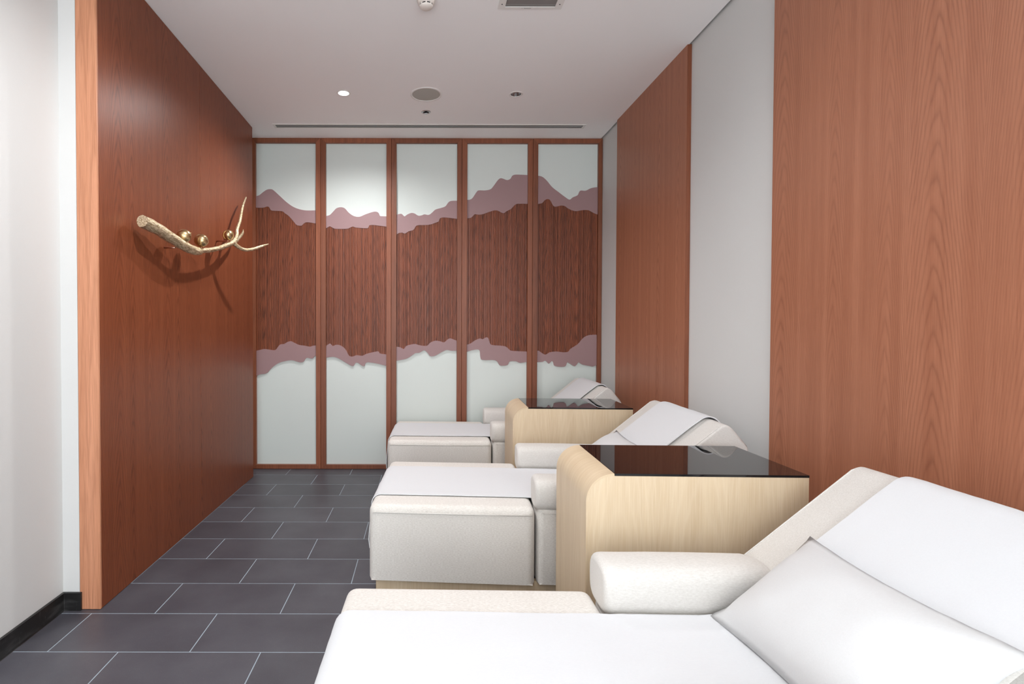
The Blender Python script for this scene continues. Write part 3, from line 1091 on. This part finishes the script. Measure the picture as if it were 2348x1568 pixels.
def bird(cx, cy, rpx, X, head, label, tilt=0.0):
    """Round gold bird; local +x is where the beak points."""
    c = bpt(cx, cy, X)
    r = rpx / 4.611 * c.y / F_PX
    t = thing('bird_figurine', label, 'bird figurine', (c.x, c.y, c.z - r), math.atan2(head[1], head[0]), 'gold birds on the branch')
    bm = uv_ball(r, 1.06, 0.93, 1.0)
    # tail end drawn out a little, crown flattened
    for v in bm.verts:
        if v.co.x < 0:
            v.co.x *= 1.06
        v.co.z += r
    bd = link('body', bm, M['gold_satin'], t, smooth=True)
    for s in (-1, 1):
        bm = uv_ball(r * 1.045, 1.04, 0.97, 0.96, 40, 28)
        for pc, pn in (((0, s * r * 0.50, 0), (0.35, s, 0.15)), ((r * 0.50, 0, 0), (-1, 0, 0.25))):
            bmesh.ops.bisect_plane(bm, geom=bm.verts[:] + bm.edges[:] + bm.faces[:], plane_co=pc, plane_no=pn, clear_inner=True)
        for v in bm.verts:
            v.co = v.co + Vector((-0.03 * r, s * 0.02 * r, r))
        ex = bmesh.ops.extrude_face_region(bm, geom=bm.faces[:])
        for v in [g for g in ex['geom'] if isinstance(g, bmesh.types.BMVert)]:
            v.co = Vector((0, 0, r)) + (v.co - Vector((0, 0, r))) * 0.94
        link('wing', bm, M['gold_satin'], bd, auto=40)
    bm = lathe([(r * 0.17, 0), (r * 0.13, r * 0.10), (0.0, r * 0.30)], 8)
    rot = Matrix.Translation((r * 0.90, 0, r * 1.38)) @ Matrix.Rotation(R(78), 4, 'Y')
    bmesh.ops.transform(bm, matrix=rot, verts=bm.verts)
    link('beak', bm, M['gold_satin'], bd)
    bm = bmesh.new()
    add_tube(bm, [(0, 0, -r * 0.22), (0, 0, r * 0.1)], [r * 0.09, r * 0.09], 8)
    link('foot', bm, M['gold_satin'], t, smooth=True)
    return t


bird(655, 558, 70, -1.452, (0.98, -0.10), 'round gold bird closest to the thick cut end of the branch')
bird(838, 606, 68, -1.440, (0.85, -0.50), 'round gold bird in the middle of the branch, beside the lowest bend')
bird(1122, 548, 56, -1.424, (0.45, -0.90), 'small round gold bird near the forked twigs of the branch')

# ================================================================== CEILING FITTINGS
LAMP_LABELS = {0: 'small round lit recessed spotlight in the ceiling, left of the speaker',
               1: 'small round unlit recessed spotlight with chrome reflector, right of the speaker'}
for i, (x, y, wt) in enumerate(DOWNLIGHTS):
    lab = LAMP_LABELS.get(i, 'recessed ceiling spotlight outside the picture, number unseen')
    if i > 1:
        lab = 'recessed spotlight in the ceiling above the %s, %s row' % (
            {2: 'foreground floor', 3: 'near side table', 4: 'viewer', 5: 'viewer'}[i],
            'left' if i % 2 == 0 else 'right')
    t = thing('recessed_spotlight', lab, 'spotlight', (x, y, CEIL), 0, 'recessed ceiling spotlights')
    link('trim_ring', lathe([(0.040, 0.002), (0.040, -0.004), (0.052, -0.003), (0.055, 0.0)], 36), M['white_plastic'], t, smooth=True)
    if wt:
        link('reflector', lathe([(0.040, 0.0), (0.039, 0.012), (0.036, 0.03)], 36), M['chrome'], t, smooth=True)
        link('lens', lathe([(0.037, 0.004), (0.02, 0.0005), (0.0, -0.001)], 32), M['lens_on'], t, smooth=True)
        ld = bpy.data.lights.new('spot_beam', 'SPOT')
        ld.energy = wt
        ld.color = LAMP_TINT
        ld.spot_size = R(160)
        ld.spot_blend = 1.0
        ld.shadow_soft_size = 0.03
        lo = bpy.data.objects.new('spot_beam', ld)
        COL.objects.link(lo)
        lo.parent = t
        lo.location = (0, 0, -0.035)
    else:
        link('reflector', lathe([(0.040, 0.0), (0.038, 0.015), (0.030, 0.04), (0.022, 0.055)], 36), M['chrome'], t, smooth=True)
        link('lens', lathe([(0.024, 0.050), (0.012, 0.046), (0.0, 0.045)], 32), M['lens_off'], t, smooth=True)

# speaker
t = thing('ceiling_speaker', 'large round flush ceiling speaker with beige mesh grille', 'speaker', (0.024, 4.155, CEIL))
link('trim_ring', lathe([(0.108, 0.0), (0.108, -0.006), (0.122, -0.005), (0.126, 0.0)], 56), M['white_plastic'], t, smooth=True)
link('grille', lathe([(0.108, -0.003), (0.08, -0.0045), (0.0, -0.005)], 56), M['grille'], t, smooth=True)

# sprinkler
t = thing('sprinkler_head', 'small dark recessed ceiling sprinkler behind the round speaker', 'sprinkler', (SP[0], SP[1], CEIL))
link('escutcheon', lathe([(0.026, 0.004), (0.026, -0.004), (0.036, -0.003), (0.041, 0.0)], 32), M['chrome'], t, smooth=True)
link('cup', lathe([(0.027, 0.0), (0.027, 0.03), (0.0, 0.03)], 28), M['dark_metal'], t, smooth=True)
link('nozzle', lathe([(0.008, 0.03), (0.008, 0.0), (0.011, -0.004), (0.011, -0.012), (0.0, -0.012)], 20), M['chrome'], t, auto=40)
link('deflector', lathe([(0.0, -0.0125), (0.016, -0.0125), (0.016, -0.0145), (0.0, -0.0145)], 20), M['chrome'], t, auto=40)

# smoke detector
t = thing('smoke_detector', 'cream domed smoke detector at the top edge of the ceiling', 'smoke detector', (0.016, 2.965, CEIL))
link('base', lathe([(0.052, 0.0), (0.052, -0.010), (0.050, -0.014), (0.046, -0.017)], 40), M['cream_plastic'], t, smooth=True)
link('collar', lathe([(0.047, -0.015), (0.046, -0.026), (0.040, -0.032), (0.030, -0.033)], 40), M['cream_plastic'], t, smooth=True)
link('sensor_gap', lathe([(0.034, -0.030), (0.034, -0.041)], 40), M['gap'], t, smooth=True)
for k in range(8):
    an = 2 * math.pi * k / 8
    bm = box(-0.004, 0.004, 0.033, 0.0375, -0.043, -0.030)
    o = link('rib', bm, M['cream_plastic'], t)
    o.rotation_euler = (0, 0, an)
link('cap', lathe([(0.037, -0.040), (0.037, -0.044), (0.032, -0.049), (0.018, -0.053), (0.0, -0.054)], 40), M['cream_plastic'], t, smooth=True)

# ventilation grille
t = thing('ventilation_grille', 'square white framed ventilation grille in the ceiling with grey mesh', 'vent', (VENT[0], VENT[1], CEIL))
ox_, oy_, ix_, iy_ = 0.182, 0.203, 0.142, 0.181
for pts in ([(-ox_, -oy_), (ox_, -oy_), (ix_, -iy_), (-ix_, -iy_)], [(ox_, -oy_), (ox_, oy_), (ix_, iy_), (ix_, -iy_)],
            [(ox_, oy_), (-ox_, oy_), (-ix_, iy_), (ix_, iy_)], [(-ox_, oy_), (-ox_, -oy_), (-ix_, -iy_), (-ix_, iy_)]):
    link('frame_bar', prism(pts, 'z', -0.004, 0.0), M['white_plastic'], t)
link('mesh', box(-ix_, ix_, -iy_, iy_, 0.0012, 0.004), M['vent_mesh'], t)
for k in range(7):
    yy = -0.165 + k * 0.055
    link('louvre', box(-ix_, ix_, yy, yy + 0.003, -0.001, 0.001), M['vent_mesh'], t)
for sx in (-1, 1):
    for sy in (-1, 1):
        link('screw', lathe([(0.004, -0.004), (0.0035, -0.0055), (0.0, -0.0055)], 12), M['dark_metal'], t).location = (sx * 0.163, sy * 0.155, 0)
for xa, xb in ((-0.045, -0.041), (-0.034, 0.008)):
    link('printed_mark', box(xa, xb, 0.189, 0.193, -0.0045, -0.0039), M['slot_bar'], t)

# linear slot diffuser
t = thing('slot_diffuser', 'long thin linear air slot with two strips coloured dark as shaded gaps across the ceiling', 'vent', (0, SL_Y0, CEIL))
for xa, xb, ya, yb in ((SL_X0 - 0.02, SL_X1 + 0.02, -0.022, 0.0), (SL_X0 - 0.02, SL_X1 + 0.02, SL_Y1 - SL_Y0, SL_Y1 - SL_Y0 + 0.014),
                       (SL_X0 - 0.02, SL_X0, 0.0, SL_Y1 - SL_Y0), (SL_X1, SL_X1 + 0.02, 0.0, SL_Y1 - SL_Y0)):
    link('frame_bar', box(xa, xb, ya, yb, -0.003, 0.0), M['white_plastic'], t)
ym = (SL_Y1 - SL_Y0) / 2
link('centre_bar', box(SL_X0, SL_X1, ym - 0.008, ym + 0.008, -0.0025, 0.002), M['slot_bar'], t)
for ya, yb in ((0.0005, ym - 0.0085), (ym + 0.0085, SL_Y1 - SL_Y0 - 0.0005)):
    link('slot_shade_strip', box(SL_X0 + 0.001, SL_X1 - 0.001, ya, yb, 0.0005, 0.02), M['gap'], t)  # flush strips, the slot shade is put into their colour
